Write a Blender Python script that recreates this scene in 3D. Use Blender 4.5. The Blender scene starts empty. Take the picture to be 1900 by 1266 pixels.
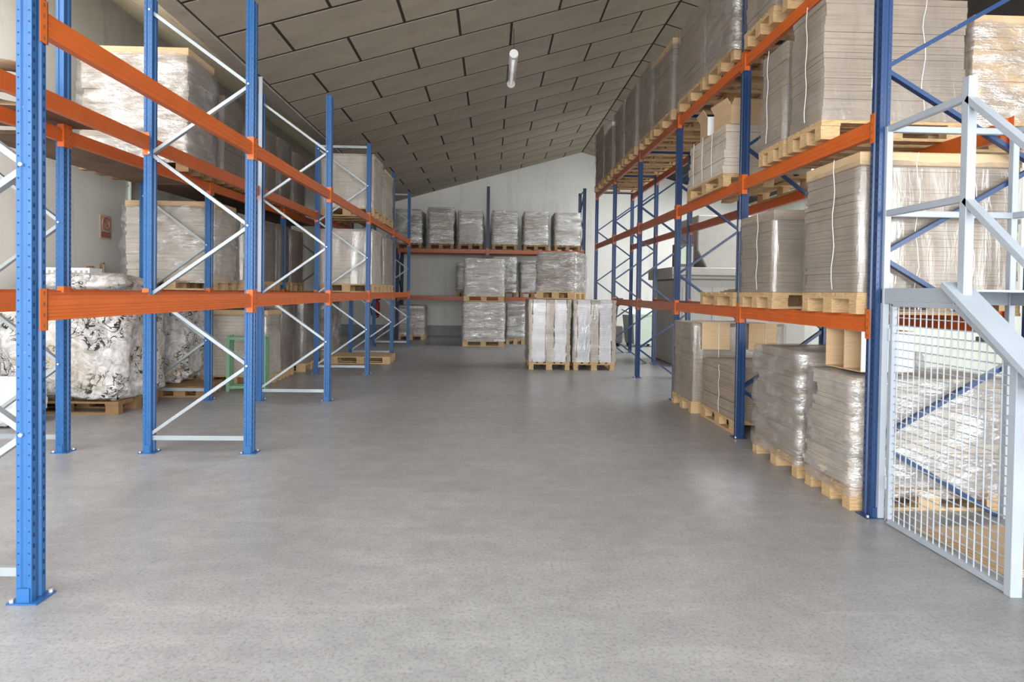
import bpy, math, random
from mathutils import Matrix, Vector, noise
random.seed(7)
S = bpy.context.scene
COL = S.collection

# ------------------------------------------------------------------ camera
YAW, PITCH, ROLL = 0.0339, -0.0181, 0.0141
fwd = Vector((math.sin(YAW)*math.cos(PITCH), math.cos(YAW)*math.cos(PITCH), math.sin(PITCH)))
rgt = Vector((math.cos(YAW), -math.sin(YAW), 0)); up = rgt.cross(fwd)
r2 = rgt*math.cos(ROLL) + up*math.sin(ROLL); u2 = up*math.cos(ROLL) - rgt*math.sin(ROLL)
cd = bpy.data.cameras.new('camera'); cam = bpy.data.objects.new('camera', cd); COL.objects.link(cam)
cd.sensor_width = 36.0; cd.lens = 36.0*1150/1900; cd.shift_y = -71.0/1900; cd.clip_start = 0.05
cam.matrix_world = Matrix(((r2.x, u2.x, -fwd.x, 0), (r2.y, u2.y, -fwd.y, 0), (r2.z, u2.z, -fwd.z, 1.45), (0, 0, 0, 1)))
S.camera = cam
# ------------------------------------------------------------------ daylight and exposure
S.view_settings.view_transform = 'Standard'; S.view_settings.look = 'None'
S.view_settings.gamma = 1.0; S.view_settings.use_curve_mapping = False
S.view_settings.exposure = 0.36
W = bpy.data.worlds.new('overcast_sky'); S.world = W; W.use_nodes = True
bg = W.node_tree.nodes['Background']; bg.inputs[0].default_value = (0.97, 0.985, 1.0, 1); bg.inputs[1].default_value = 9.0
try:
    S.cycles.max_bounces = 8; S.cycles.diffuse_bounces = 5; S.cycles.glossy_bounces = 4
    S.cycles.transparent_max_bounces = 16; S.cycles.caustics_reflective = False; S.cycles.caustics_refractive = False
    S.cycles.use_denoising = True
except Exception:
    pass
def portal(name, loc, rot, sx, sy):
    l = bpy.data.lights.new(name, 'AREA'); l.shape = 'RECTANGLE'; l.size = sx; l.size_y = sy
    l.cycles.is_portal = True
    o = bpy.data.objects.new(name, l); COL.objects.link(o); o.location = loc; o.rotation_euler = rot
XL, XR, YF, YB = -5.6, 9.0, -3.5, 20.0          # left wall, right wall, front wall, back wall
DOOR = (-5.2, 8.6, 4.3)                          # front loading door x0, x1, height
portal('door_portal', ((DOOR[0]+DOOR[1])/2, YF, DOOR[2]/2), (math.radians(90), 0, 0), DOOR[1]-DOOR[0], DOOR[2])
ROOF_FILL = (5.4, 8.3, 9.6, 17.3)                     # unseen right roof opening added to brighten the back: x0, x1, y0, y1
portal('roof_fill_portal', ((ROOF_FILL[0]+ROOF_FILL[1])/2, (ROOF_FILL[2]+ROOF_FILL[3])/2, 5.97-0.286*((ROOF_FILL[0]+ROOF_FILL[1])/2-2.86)+0.15), (0, math.atan(0.286), 0), ROOF_FILL[1]-ROOF_FILL[0]+0.1, ROOF_FILL[3]-ROOF_FILL[2])
SIDE_FILL = (-5.45, -4.0, -3.2, 6.2)                  # unseen roof opening near the entrance, added to brighten the left wall
portal('side_fill_portal', ((SIDE_FILL[0]+SIDE_FILL[1])/2, (SIDE_FILL[2]+SIDE_FILL[3])/2, 5.2), (0, -math.atan(0.52), 0), 2.1, SIDE_FILL[3]-SIDE_FILL[2])

# ------------------------------------------------------------------ helpers
class MB:
    def __init__(s): s.v = []; s.f = []; s.m = []; s.sm = False
    def box(s, x0, x1, y0, y1, z0, z1, m=0):
        n = len(s.v)
        s.v += [(x0,y0,z0),(x1,y0,z0),(x1,y1,z0),(x0,y1,z0),(x0,y0,z1),(x1,y0,z1),(x1,y1,z1),(x0,y1,z1)]
        for q in ((0,3,2,1),(4,5,6,7),(0,1,5,4),(1,2,6,5),(2,3,7,6),(3,0,4,7)):
            s.f.append(tuple(n+i for i in q)); s.m.append(m)
        return s
    def hexa(s, pts, m=0):
        n = len(s.v); s.v += [tuple(p) for p in pts]
        for q in ((0,3,2,1),(4,5,6,7),(0,1,5,4),(1,2,6,5),(2,3,7,6),(3,0,4,7)):
            s.f.append(tuple(n+i for i in q)); s.m.append(m)
        return s
    def bar(s, p, q, w, h, ref=(0,0,1), m=0):
        p = Vector(p); q = Vector(q); d = (q-p).normalized(); a = d.cross(Vector(ref))
        if a.length < 1e-4: a = d.cross(Vector((1,0,0)))
        a.normalize(); b = a.cross(d).normalized(); a *= w/2; b *= h/2
        return s.hexa([p-a-b, p+a-b, p+a+b, p-a+b, q-a-b, q+a-b, q+a+b, q-a+b], m)
    def tube(s, pts, r, n=8, cap=True, m=0):
        rings = []; pts = [Vector(p) for p in pts]; prev = None
        for i, p in enumerate(pts):
            d = (pts[min(i+1, len(pts)-1)] - pts[max(i-1, 0)]).normalized()
            a = prev if prev is not None else d.orthogonal().normalized()
            a = (a - d*a.dot(d))
            a = a.normalized() if a.length > 1e-5 else d.orthogonal().normalized()
            prev = a; b = d.cross(a); k = len(s.v)
            rr = r[i] if isinstance(r, (list, tuple)) else r
            for j in range(n):
                t = 2*math.pi*j/n; s.v.append(tuple(p + (a*math.cos(t)+b*math.sin(t))*rr))
            rings.append(k)
        for k, l in zip(rings, rings[1:]):
            for j in range(n):
                s.f.append((k+j, k+(j+1)%n, l+(j+1)%n, l+j)); s.m.append(m)
        if cap:
            s.f.append(tuple(rings[0]+j for j in reversed(range(n)))); s.m.append(m)
            s.f.append(tuple(rings[-1]+j for j in range(n))); s.m.append(m)
        return s
    def prism(s, poly, z0, z1, axis='z', m=0):
        n = len(s.v); k = len(poly)
        def P(a, b, c): return {'z': (a, b, c), 'y': (a, c, b), 'x': (c, a, b)}[axis]
        s.v += [P(a, b, z0) for a, b in poly] + [P(a, b, z1) for a, b in poly]
        for i in range(k):
            s.f.append((n+i, n+(i+1)%k, n+k+(i+1)%k, n+k+i)); s.m.append(m)
        s.f.append(tuple(n+i for i in reversed(range(k)))); s.m.append(m)
        s.f.append(tuple(n+k+i for i in range(k))); s.m.append(m)
        return s
    def quad(s, a, b, c, d, m=0):
        n = len(s.v); s.v += [a, b, c, d]; s.f.append((n, n+1, n+2, n+3)); s.m.append(m); return s
    def mesh(s, name, mats, smooth=False):
        me = bpy.data.meshes.new(name); me.from_pydata(s.v, [], s.f)
        for mt in (mats if isinstance(mats, (list, tuple)) else [mats]): me.materials.append(mt)
        if any(s.m): me.polygons.foreach_set('material_index', s.m)
        if smooth: me.polygons.foreach_set('use_smooth', [True]*len(s.f))
        me.update(); return me
def fixnorm(me):
    import bmesh
    b = bmesh.new(); b.from_mesh(me); bmesh.ops.recalc_face_normals(b, faces=b.faces); b.to_mesh(me); b.free(); return me
def link(name, me, parent=None, loc=(0,0,0), rot=(0,0,0), scale=None):
    o = bpy.data.objects.new(name, me); COL.objects.link(o); o.location = loc; o.rotation_euler = rot
    if scale: o.scale = scale
    if parent: o.parent = parent
    return o
def tag(o, label, cat, group=None):
    o['label'] = label; o['category'] = cat
    if group: o['group'] = group
    return o
def thing(name, label, cat, loc=(0,0,0), rz=0, group=None):
    return tag(link(name, None, None, loc, (0,0,rz)), label, cat, group)
def struct(name, me, parent=None):
    o = link(name, me, parent)
    if not parent: o['kind'] = 'structure'
    return o
def bevel(o, w=0.004, seg=1):
    b = o.modifiers.new('bevel', 'BEVEL'); b.width = w; b.segments = seg; b.limit_method = 'ANGLE'; return o

# ------------------------------------------------------------------ materials
def lin(r, g, b):
    f = lambda c: (c/255/12.92) if c/255 <= 0.04045 else ((c/255+0.055)/1.055)**2.4
    return (f(r), f(g), f(b), 1)
class NT:
    def __init__(s, name):
        s.mat = bpy.data.materials.new(name); s.mat.use_nodes = True; s.t = s.mat.node_tree
        s.b = s.t.nodes['Principled BSDF']; s.out = s.t.nodes['Material Output']
    def n(s, typ, ins=None, **kw):
        nd = s.t.nodes.new(typ)
        for k, v in kw.items(): setattr(nd, k, v)
        for k, v in (ins or {}).items():
            if hasattr(v, 'is_output') or isinstance(v, bpy.types.NodeSocket): s.t.links.new(v, nd.inputs[k])
            else: nd.inputs[k].default_value = v
        return nd
    def L(s, a, b): s.t.links.new(a, b)
    def coord(s, scale=(1,1,1), rnd=True, kind='Object'):
        tc = s.n('ShaderNodeTexCoord'); mp = s.n('ShaderNodeMapping', {'Scale': scale}); s.L(tc.outputs[kind], mp.inputs[0])
        if rnd:
            oi = s.n('ShaderNodeObjectInfo'); ml = s.n('ShaderNodeMath', {1: 37.0}, operation='MULTIPLY'); s.L(oi.outputs['Random'], ml.inputs[0])
            cb = s.n('ShaderNodeCombineXYZ', {0: ml.outputs[0], 1: ml.outputs[0], 2: ml.outputs[0]}); s.L(cb.outputs[0], mp.inputs[1])
        return mp.outputs[0]
    def noise(s, vec, scale, detail=4, rough=0.55, dist=0):
        return s.n('ShaderNodeTexNoise', {'Vector': vec, 'Scale': scale, 'Detail': detail, 'Roughness': rough, 'Distortion': dist}).outputs['Fac']
    def ramp(s, fac, stops):
        r = s.n('ShaderNodeValToRGB'); e = r.color_ramp.elements
        while len(e) < len(stops): e.new(0.5)
        for el, (p, c) in zip(e, stops): el.position = p; el.color = c if len(c) == 4 else (*c, 1)
        s.L(fac, r.inputs[0]); return r.outputs[0]
    def mix(s, fac, a, b, mode='MIX'):
        m = s.n('ShaderNodeMix', data_type='RGBA', blend_type=mode)
        for sock, v in ((m.inputs[0], fac), (m.inputs[6], a), (m.inputs[7], b)):
            if isinstance(v, bpy.types.NodeSocket): s.L(v, sock)
            else: sock.default_value = v
        return m.outputs[2]
    def bump(s, h, strength=0.3, dist=0.01):
        b = s.n('ShaderNodeBump', {'Strength': strength, 'Distance': dist, 'Height': h}); s.L(b.outputs[0], s.b.inputs['Normal'])
    def set(s, **k):
        for kk, v in k.items():
            i = s.b.inputs[kk.replace('_', ' ')]
            if isinstance(v, bpy.types.NodeSocket): s.L(v, i)
            else: i.default_value = v
        return s.mat
G = lambda v: (v, v, v, 1)
def paint(name, c, rough=0.4, wear=0.12, metal=0.0):
    t = NT(name); v = t.coord((1,1,1)); n1 = t.noise(v, 6, 5); n2 = t.noise(v, 60, 3)
    c2 = tuple(x*(1-wear) for x in c[:3])+(1,)
    col = t.mix(t.ramp(n1, [(0.35, G(0)), (0.7, G(1))]), c, c2)
    col = t.mix(t.ramp(n2, [(0.68, G(0)), (0.74, G(0.25))]), col, lin(190,190,185))
    return t.set(Base_Color=col, Roughness=rough, Metallic=metal)
M = {}
M['blue_l'] = paint('blue_rack_paint', lin(40, 94, 150), 0.38)
M['blue_r'] = paint('navy_rack_paint', lin(34, 64, 108), 0.36)
M['blue_b'] = paint('dark_navy_rack_paint', lin(36, 50, 84), 0.4)
M['orange'] = paint('orange_beam_paint', lin(208, 102, 40), 0.42)
M['orange_d'] = paint('red_orange_beam_paint', lin(172, 94, 62), 0.45)
M['zinc'] = paint('galvanised_steel', lin(168, 176, 181), 0.36, 0.15, 0.4)
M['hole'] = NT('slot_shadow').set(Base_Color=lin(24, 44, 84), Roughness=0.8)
M['bolt'] = NT('bolt_zinc').set(Base_Color=lin(225, 228, 232), Roughness=0.3, Metallic=0.6)
M['cage'] = paint('pale_grey_paint', lin(166, 175, 186), 0.4, 0.06)
M['wire'] = paint('pale_grey_wire', lin(176, 184, 193), 0.4, 0.05)
M['black'] = NT('black_rubber').set(Base_Color=lin(28, 27, 27), Roughness=0.6)
M['red'] = NT('red_enamel').set(Base_Color=lin(176, 34, 28), Roughness=0.35)
M['white'] = NT('white_plastic').set(Base_Color=lin(236, 236, 234), Roughness=0.45)
M['whitecard'] = NT('white_coated_card').set(Base_Color=lin(236, 236, 240), Roughness=0.55)
M['string'] = NT('white_strapping').set(Base_Color=lin(235, 233, 228), Roughness=0.5)
M['green'] = paint('green_enamel', lin(112, 158, 126), 0.45, 0.2)
M['grey'] = paint('grey_machine_paint', lin(168, 166, 160), 0.45, 0.1)
M['greyd'] = paint('dark_grey_machine_paint', lin(96, 94, 90), 0.5, 0.15)
M['palegreen'] = paint('pale_green_plastic', lin(200, 214, 200), 0.45, 0.06)
def wood(name, a, b):
    t = NT(name); v = t.coord((2, 2, 2)); n1 = t.noise(v, 1.6, 4, 0.6, 1.0); v2 = t.coord((6, 6, 40)); n2 = t.noise(v2, 3, 4)
    oi = t.n('ShaderNodeObjectInfo')
    col = t.mix(n1, a, b); col = t.mix(t.ramp(n2, [(0.4, G(0)), (0.65, G(0.5))]), col, lin(120, 88, 55))
    col = t.mix(0.25, col, t.ramp(oi.outputs['Random'], [(0, a), (1, b)]))
    return t.set(Base_Color=col, Roughness=0.75)
M['wood'] = wood('pale_pine', lin(216, 186, 142), lin(192, 160, 116))
M['wood_d'] = wood('aged_pine', lin(160, 126, 86), lin(122, 94, 64))
def card(name, a, b, c):
    t = NT(name); v = t.coord((0.4, 0.4, 26)); n1 = t.noise(v, 4, 5, 0.65); v2 = t.coord((1, 1, 1)); n2 = t.noise(v2, 2.4, 4)
    v3 = t.coord((1.2, 1.2, 120)); n3 = t.noise(v3, 3, 2)
    col = t.mix(t.ramp(n1, [(0.38, G(0)), (0.62, G(1))]), a, b)
    col = t.mix(t.ramp(n2, [(0.45, G(0)), (0.7, G(0.6))]), col, c)
    t.bump(n3, 0.35, 0.004)
    return t.set(Base_Color=col, Roughness=0.85)
M['card'] = card('grey_brown_corrugated_edges', lin(166, 153, 139), lin(145, 132, 118), lin(178, 167, 154))
M['card_d'] = card('dark_corrugated_edges', lin(128, 117, 105), lin(106, 96, 86), lin(146, 136, 124))
M['card_p'] = card('pale_corrugated_edges', lin(206, 196, 182), lin(184, 172, 156), lin(222, 216, 206))
M['kraft'] = card('kraft_board', lin(206, 178, 142), lin(194, 166, 130), lin(214, 190, 158))
M['paper'] = card('white_paper_edges', lin(236, 236, 240), lin(222, 222, 228), lin(244, 244, 246))
M['sheet_d'] = card('dark_brown_sheet', lin(122, 98, 74), lin(96, 76, 58), lin(140, 116, 92))
def film(name, base, lo, hi, scale, rough=0.2, gl=0.4, bd=0.03, dk=0.8):
    t = NT(name); t.t.nodes.remove(t.b); v = t.coord(scale); n1 = t.noise(v, 3.0, 5, 0.62, 0.6)
    v2 = t.coord((1, 1, 1)); n2 = t.noise(v2, 3.5, 3); n3 = t.noise(t.coord(tuple(c*2.6 for c in scale)), 5.0, 3, 0.6, 0.8)
    fac = t.n('ShaderNodeMath', {0: t.ramp(n1, [(0.36, G(lo)), (0.66, G(hi))])}, operation='MULTIPLY')
    t.L(t.ramp(n2, [(0.3, G(0.7)), (0.7, G(1.15))]), fac.inputs[1])
    bp = t.n('ShaderNodeBump', {'Strength': 0.8, 'Distance': bd, 'Height': t.mix(0.35, n1, n3)})
    bc = t.mix(t.ramp(n3, [(0.35, G(0)), (0.62, G(1))]), tuple(c*dk for c in base[:3])+(1,), base)
    df = t.n('ShaderNodeBsdfDiffuse', {'Color': bc, 'Normal': bp.outputs[0]})
    g = t.n('ShaderNodeBsdfAnisotropic', {'Color': G(0.95), 'Roughness': rough, 'Normal': bp.outputs[0]}, distribution='GGX')
    m1 = t.n('ShaderNodeMixShader', {0: gl, 1: df.outputs[0], 2: g.outputs[0]})
    tr = t.n('ShaderNodeBsdfTransparent', {'Color': (0.98, 0.98, 0.98, 1)})
    mx = t.n('ShaderNodeMixShader', {0: fac.outputs[0], 1: tr.outputs[0], 2: m1.outputs[0]}); t.L(mx.outputs[0], t.out.inputs[0])
    return t.mat
M['film_v'] = film('stretch_film_creased_upright', lin(176, 172, 168), 0.05, 0.40, (1.5, 1.5, 0.3), 0.24, 0.34, 0.022)
M['film_h'] = film('stretch_film_banded', lin(228, 226, 224), 0.25, 0.98, (0.5, 0.5, 2.6), 0.15, 0.55, 0.10, 0.45)
M['film_x'] = film('stretch_film_crumpled', lin(206, 203, 203), 0.10, 0.75, (0.8, 0.8, 2.6), 0.24, 0.45, 0.045)
# floor: worn sealed concrete
t = NT('sealed_grey_concrete'); v = t.coord((1, 1, 1), False); n1 = t.noise(v, 0.5, 6, 0.62, 0.4); n2 = t.noise(v, 7, 6, 0.7); n3 = t.noise(v, 60, 4, 0.75)
vs = t.coord((0.6, 3.0, 1), False); n4 = t.noise(vs, 1.6, 6, 0.7, 0.5)
c = t.mix(t.ramp(n1, [(0.32, G(0)), (0.68, G(1))]), lin(150, 150, 151), lin(170, 170, 171))
c = t.mix(t.ramp(n2, [(0.38, G(0)), (0.66, G(0.55))]), c, lin(138, 138, 139))
c = t.mix(t.ramp(n4, [(0.5, G(0)), (0.72, G(0.4))]), c, lin(188, 188, 189))
c = t.mix(t.ramp(n3, [(0.34, G(0.75)), (0.5, G(0))]), c, lin(116, 116, 117))
c = t.mix(t.ramp(n3, [(0.62, G(0)), (0.74, G(0.6))]), c, lin(208, 206, 203))
rg = t.mix(n2, G(0.24), G(0.46)); t.bump(n3, 0.12, 0.003)
M['floor'] = t.set(Base_Color=c, Roughness=rg, Specular_IOR_Level=0.5)
def plaster(name, a, b, dirt, sc=1.0, stain=0.5):
    t = NT(name); v = t.coord((1, 1, 1), False); n1 = t.noise(v, 0.7*sc, 6, 0.6); vd = t.coord((2.4, 2.4, 0.35), False); n2 = t.noise(vd, 1.4*sc, 6, 0.65, 0.6); n3 = t.noise(v, 22, 4, 0.7)
    c = t.mix(t.ramp(n1, [(0.35, G(0)), (0.68, G(1))]), a, b)
    c = t.mix(t.ramp(n2, [(0.54, G(0)), (0.74, G(stain))]), c, dirt)
    c = t.mix(t.ramp(n3, [(0.68, G(0)), (0.75, G(0.5))]), c, dirt)
    t.bump(n3, 0.2, 0.006); return t.set(Base_Color=c, Roughness=0.85)
M['wall'] = plaster('white_plaster', lin(230, 228, 221), lin(216, 213, 205), lin(170, 164, 154))
M['wall_b'] = plaster('white_block_plaster', lin(228, 228, 224), lin(216, 216, 211), lin(172, 170, 165), 0.8, 0.35)
M['wall_r'] = plaster('pale_green_white_plaster', lin(222, 226, 216), lin(212, 216, 206), lin(190, 190, 180))
M['skirt'] = plaster('grey_wall_paint', lin(150, 153, 158), lin(136, 138, 142), lin(110, 110, 108))
M['soffit'] = plaster('stained_foam', lin(234, 225, 202), lin(218, 207, 182), lin(140, 120, 92), 1.6, 0.7)
M['concrete'] = plaster('bare_concrete', lin(178, 171, 159), lin(160, 153, 141), lin(112, 104, 92), 1.5)
M['panel'] = plaster('fibre_ceiling_board', lin(170, 160, 144), lin(156, 146, 131), lin(126, 117, 103), 1.2, 0.35)
M['joint'] = NT('ceiling_joint').set(Base_Color=lin(44, 38, 32), Roughness=0.9)
def bale_mat():
    t = NT('printed_white_film_waste'); v = t.coord((1, 1, 1)); n1 = t.noise(v, 7, 6, 0.7, 1.2); n0 = t.noise(v, 2.2, 3)
    c = t.mix(t.ramp(n1, [(0.38, G(0)), (0.62, G(1))]), lin(168, 164, 158), lin(236, 236, 236))
    n2 = t.n('ShaderNodeTexNoise', {'Vector': v, 'Scale': 6.5, 'Detail': 1.5, 'Roughness': 0.5, 'Distortion': 1.4}).outputs['Fac']
    n2b = t.noise(t.coord((1, 1, 1.8)), 4.5, 1, 0.5, 2.4)
    line = t.ramp(n2, [(0.47, G(0)), (0.48, G(1)), (0.51, G(1)), (0.52, G(0))])
    line2 = t.ramp(n2b, [(0.48, G(0)), (0.488, G(1)), (0.507, G(1)), (0.515, G(0))])
    mk = t.ramp(t.noise(v, 3.4, 2, 0.5), [(0.47, G(0)), (0.52, G(1))])
    mx = t.mix(1.0, line, mk, 'MULTIPLY'); mx2 = t.mix(1.0, line2, mk, 'MULTIPLY')
    c = t.mix(mx, c, lin(24, 24, 26)); c = t.mix(mx2, c, lin(30, 30, 32))
    c = t.mix(t.ramp(n0, [(0.52, G(0)), (0.7, G(0.45))]), c, lin(190, 172, 140))
    t.bump(n1, 0.8, 0.04); return t.set(Base_Color=c, Roughness=0.35)
M['bale'] = bale_mat()
M['sack'] = NT('white_woven_sack').set(Base_Color=lin(228, 226, 228), Roughness=0.5)
t = NT('clear_lamp_cover'); tr = t.n('ShaderNodeBsdfTransparent'); mx = t.n('ShaderNodeMixShader', {0: 0.35}); t.set(Base_Color=lin(225, 228, 230), Roughness=0.15)
t.L(tr.outputs[0], mx.inputs[1]); t.L(t.b.outputs[0], mx.inputs[2]); t.L(mx.outputs[0], t.out.inputs[0]); M['clear'] = t.mat
M['tube'] = NT('fluorescent_tube').set(Base_Color=lin(240, 240, 236), Roughness=0.4, Emission_Color=(1, 0.98, 0.94, 1), Emission_Strength=0.4)

# ------------------------------------------------------------------ the hall
CA, CB = 5.157, 0.286                      # left roof slope z = CA + CB*x
XE, XG = -3.12, 2.86; ZE, ZG = CA+CB*XE, CA+CB*XG
ZR = ZG - CB*(XR-XG); ZS = 5.60            # right eave, top of left wall
b = MB().box(XL-0.3, XR+0.3, YF-6, YB+0.3, -0.2, 0)
floor = struct('floor', b.mesh('floor', M['floor']))
b = MB(); b.box(XL-0.25, XL, YF, YB+0.25, 0, ZS+0.1)
struct('wall_left', b.mesh('wall_left', M['wall']))
b = MB(); b.prism([(XL, 0), (XR, 0), (XR, ZR+0.1), (XG, ZG+0.1), (XE, ZE+0.1), (XL, ZS+0.12)], YB, YB+0.25, 'y')
struct('wall_back', fixnorm(b.mesh('wall_back', M['wall_b'])))
struct('wall_right', MB().box(XR, XR+0.25, YF, YB+0.25, 0, ZR+0.2).mesh('wall_right', M['wall_r']))
b = MB(); x0, x1, hd = DOOR
b.box(XL, x0, YF-0.25, YF, 0, hd); b.box(x1, XR, YF-0.25, YF, 0, hd)
b.prism([(XL, hd), (XR, hd), (XR, max(ZR, hd)+0.1), (XG, ZG+0.1), (XE, ZE+0.1), (XL, ZS+0.12)], YF-0.25, YF, 'y')
struct('wall_front', fixnorm(b.mesh('wall_front', M['wall'])))
struct('baseboard_back', MB().box(XL+0.02, XR-0.02, YB-0.015, YB, 0, 0.33).mesh('baseboard_back', M['skirt']))
b = MB()                                    # dark backing above the boards, both slopes, with the added fill-light opening left clear
zr = lambda x: ZG-CB*(x-XG)
def slab(xa, za, xb, zb, ya, yb, e=0.002):
    b.hexa([(xa, ya, za+e), (xb, ya, zb+e), (xb, yb, zb+e), (xa, yb, za+e), (xa, ya, za+0.14), (xb, ya, zb+0.14), (xb, yb, zb+0.14), (xa, yb, za+0.14)])
slab(XE, ZE, XG, ZG, YF, YB)
slab(XG, ZG, ROOF_FILL[0], zr(ROOF_FILL[0]), YF, YB); slab(ROOF_FILL[1], zr(ROOF_FILL[1]), XR, ZR, YF, YB)
slab(ROOF_FILL[0], zr(ROOF_FILL[0]), ROOF_FILL[1], zr(ROOF_FILL[1]), YF, ROOF_FILL[2]); slab(ROOF_FILL[0], zr(ROOF_FILL[0]), ROOF_FILL[1], zr(ROOF_FILL[1]), ROOF_FILL[3], YB)
ceil = struct('ceiling', b.mesh('ceiling', M['joint']))
b = MB(); zs = lambda x: ZS+(x-XL)/(XE-0.1-XL)*(ZE+0.02-ZS)
def soff(xa, xb, ya, yb, ny=1):
    b.hexa([(xa, ya, zs(xa)), (xb, ya, zs(xb)), (xb, yb, zs(xb)), (xa, yb, zs(xa)), (xa, ya, zs(xa)+0.15), (xb, ya, zs(xb)+0.15), (xb, yb, zs(xb)+0.15), (xa, yb, zs(xa)+0.15)])
soff(XL, XE-0.1, SIDE_FILL[3], YB); soff(XL, SIDE_FILL[0], YF, SIDE_FILL[3]); soff(SIDE_FILL[1], XE-0.1, YF, SIDE_FILL[3]); soff(SIDE_FILL[0], SIDE_FILL[1], YF, SIDE_FILL[2])
struct('ceiling_soffit', b.mesh('ceiling_soffit', M['soffit']))
b = MB(); b.box(XE-0.21, XE-0.015, YF, YB, ZE-0.02, ZE+0.2)
struct('trim_1', b.mesh('trim_1', M['concrete']))
# ceiling boards: staggered rows, each a board of its own
th = math.atan(CB); cu = MB().box(-0.5, 0.5, -0.5, 0.5, 0, 1).mesh('ceiling_board', M['panel'])
rs = random.Random(3); PY = 0.815; k0 = math.ceil((YF-6.31)/PY)
for k in range(k0, 17):
    ya = max(YF, 6.31+k*PY); yb = min(YB, 6.31+(k+1)*PY)
    if yb-ya < 0.1: continue
    off = -2.51 if k % 2 == 1 else -1.85
    js = [XE] + [x for x in (off+1.375*i for i in range(-1, 5)) if XE+0.12 < x < XG-0.12] + [XG]
    for a, c in zip(js, js[1:]):
        g = 0.036; cx = (a+c)/2; ln = (c-a-g)/math.cos(th)
        o = link('ceiling_board', cu, ceil, (cx, (ya+yb)/2, CA+CB*cx+rs.uniform(-0.001, 0.001)-0.003), (0, -th, 0), (ln, yb-ya-0.048, 0.005))
    js = [XG, XG+(1.1 if k % 2 else 0.45), ROOF_FILL[0]+0.02]
    for a, c in zip(js, js[1:]):
        g = 0.036; cx = (a+c)/2; ln = (c-a-g)/math.cos(th)
        link('ceiling_board', cu, ceil, (cx, (ya+yb)/2, ZG-CB*(cx-XG)-0.003), (0, th, 0), (ln, yb-ya-0.048, 0.005))
    link('ceiling_board', cu, ceil, ((ROOF_FILL[1]+XR)/2, (ya+yb)/2, zr((ROOF_FILL[1]+XR)/2)-0.004), (0, th, 0), ((XR-ROOF_FILL[1]-0.04)/math.cos(th), yb-ya-0.048, 0.005))

# ------------------------------------------------------------------ pallet racks
UPR = [(0,-.045),(0,-.017),(-.010,-.011),(-.010,.011),(0,.017),(0,.045),(-.020,.045),(-.026,.038),(-.042,.038),(-.048,.045),(-.068,.045),(-.068,.020),(-.056,.014),(-.056,-.014),(-.068,-.020),(-.068,-.045),(-.048,-.045),(-.042,-.038),(-.026,-.038),(-.020,-.045)]
_up = {}
def upright_meshes(H, mat):
    key = (round(H, 2), mat.name)
    if key in _up: return _up[key]
    b = MB().prism(UPR, 0.006, H); me = fixnorm(b.mesh('upright', mat))
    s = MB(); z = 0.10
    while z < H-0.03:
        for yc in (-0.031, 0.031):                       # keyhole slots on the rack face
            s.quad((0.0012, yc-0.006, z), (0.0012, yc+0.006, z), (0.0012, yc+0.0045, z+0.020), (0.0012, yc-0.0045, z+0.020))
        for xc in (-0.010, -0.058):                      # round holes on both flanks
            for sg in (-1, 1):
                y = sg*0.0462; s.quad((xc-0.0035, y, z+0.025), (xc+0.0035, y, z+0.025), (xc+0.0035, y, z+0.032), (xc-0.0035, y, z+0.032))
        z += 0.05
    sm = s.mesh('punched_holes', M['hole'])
    p = MB().box(-0.10, 0.035, -0.065, 0.065, 0, 0.007); p.box(-0.062, -0.006, 0.046, 0.052, 0.007, 0.07); p.box(-0.062, -0.006, -0.052, -0.046, 0.007, 0.07)
    pm = p.mesh('base_plate', mat)
    a = MB().tube([(0.02, 0.05, 0.006), (0.02, 0.05, 0.02)], 0.009, 6); a.tube([(-0.085, -0.05, 0.006), (-0.085, -0.05, 0.02)], 0.009, 6)
    _up[key] = (me, sm, pm, a.mesh('anchor_bolt', M['bolt'])); return _up[key]
def add_upright(rack, x, y, H, mat, flip, name='upright'):
    me, sm, pm, am = upright_meshes(H, mat)
    o = link(name, me, rack, (x, y, 0), (0, 0, math.pi if flip else 0))
    h = link('punched_holes', sm, o); h['kind'] = 'stuff'
    link('base_plate', pm, o); link('anchor_bolt', am, o)
    return o
def add_frame(rack, y, H, D, mat, bmat, z0, first_back=True, bw=0.04, backmat=None, Hb=None, top=True):
    add_upright(rack, 0, y, H, mat, False); add_upright(rack, -D, y, Hb or H, backmat or mat, True)
    xa, xb = -0.060, -D+0.060
    link('brace', MB().box(xb, xa, y-0.012, y+0.012, z0-0.06, z0-0.06+bw).mesh('brace', bmat), rack)
    z = z0; back = first_back
    while z+0.6 < (min(H, Hb or H))-0.05:
        p, q = ((xb, y, z), (xa, y, z+0.585)) if back else ((xa, y, z), (xb, y, z+0.585))
        m = MB().bar(p, q, 0.028, bw, (0, 1, 0)); 
        link('brace', m.mesh('brace', bmat), rack)
        z += 0.61; back = not back
    zt = min(H, Hb or H)-0.08
    if top: link('brace', MB().box(xb, xa, y-0.012, y+0.012, zt, zt+bw).mesh('brace', bmat), rack)
    m = MB(); z = z0+0.6; back = first_back
    while z < min(H, Hb or H)-0.1:
        xx = xa if back else xb; sg = 1
        m.tube([(xx+(0.014 if back else -0.014), y-0.053, z), (xx+(0.014 if back else -0.014), y-0.044, z)], 0.009, 6); z += 0.61; back = not back
    if m.v: link('brace_bolt', m.mesh('brace_bolt', M['bolt']), rack)
BP = [(0, 0), (-0.045, 0), (-0.045, 0.115), (-0.012, 0.115), (-0.012, 0.098), (0, 0.098), (0, 0.070), (-0.004, 0.066), (-0.004, 0.052), (0, 0.048), (0, 0.034), (-0.004, 0.030), (-0.004, 0.018), (0, 0.014)]
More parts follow.
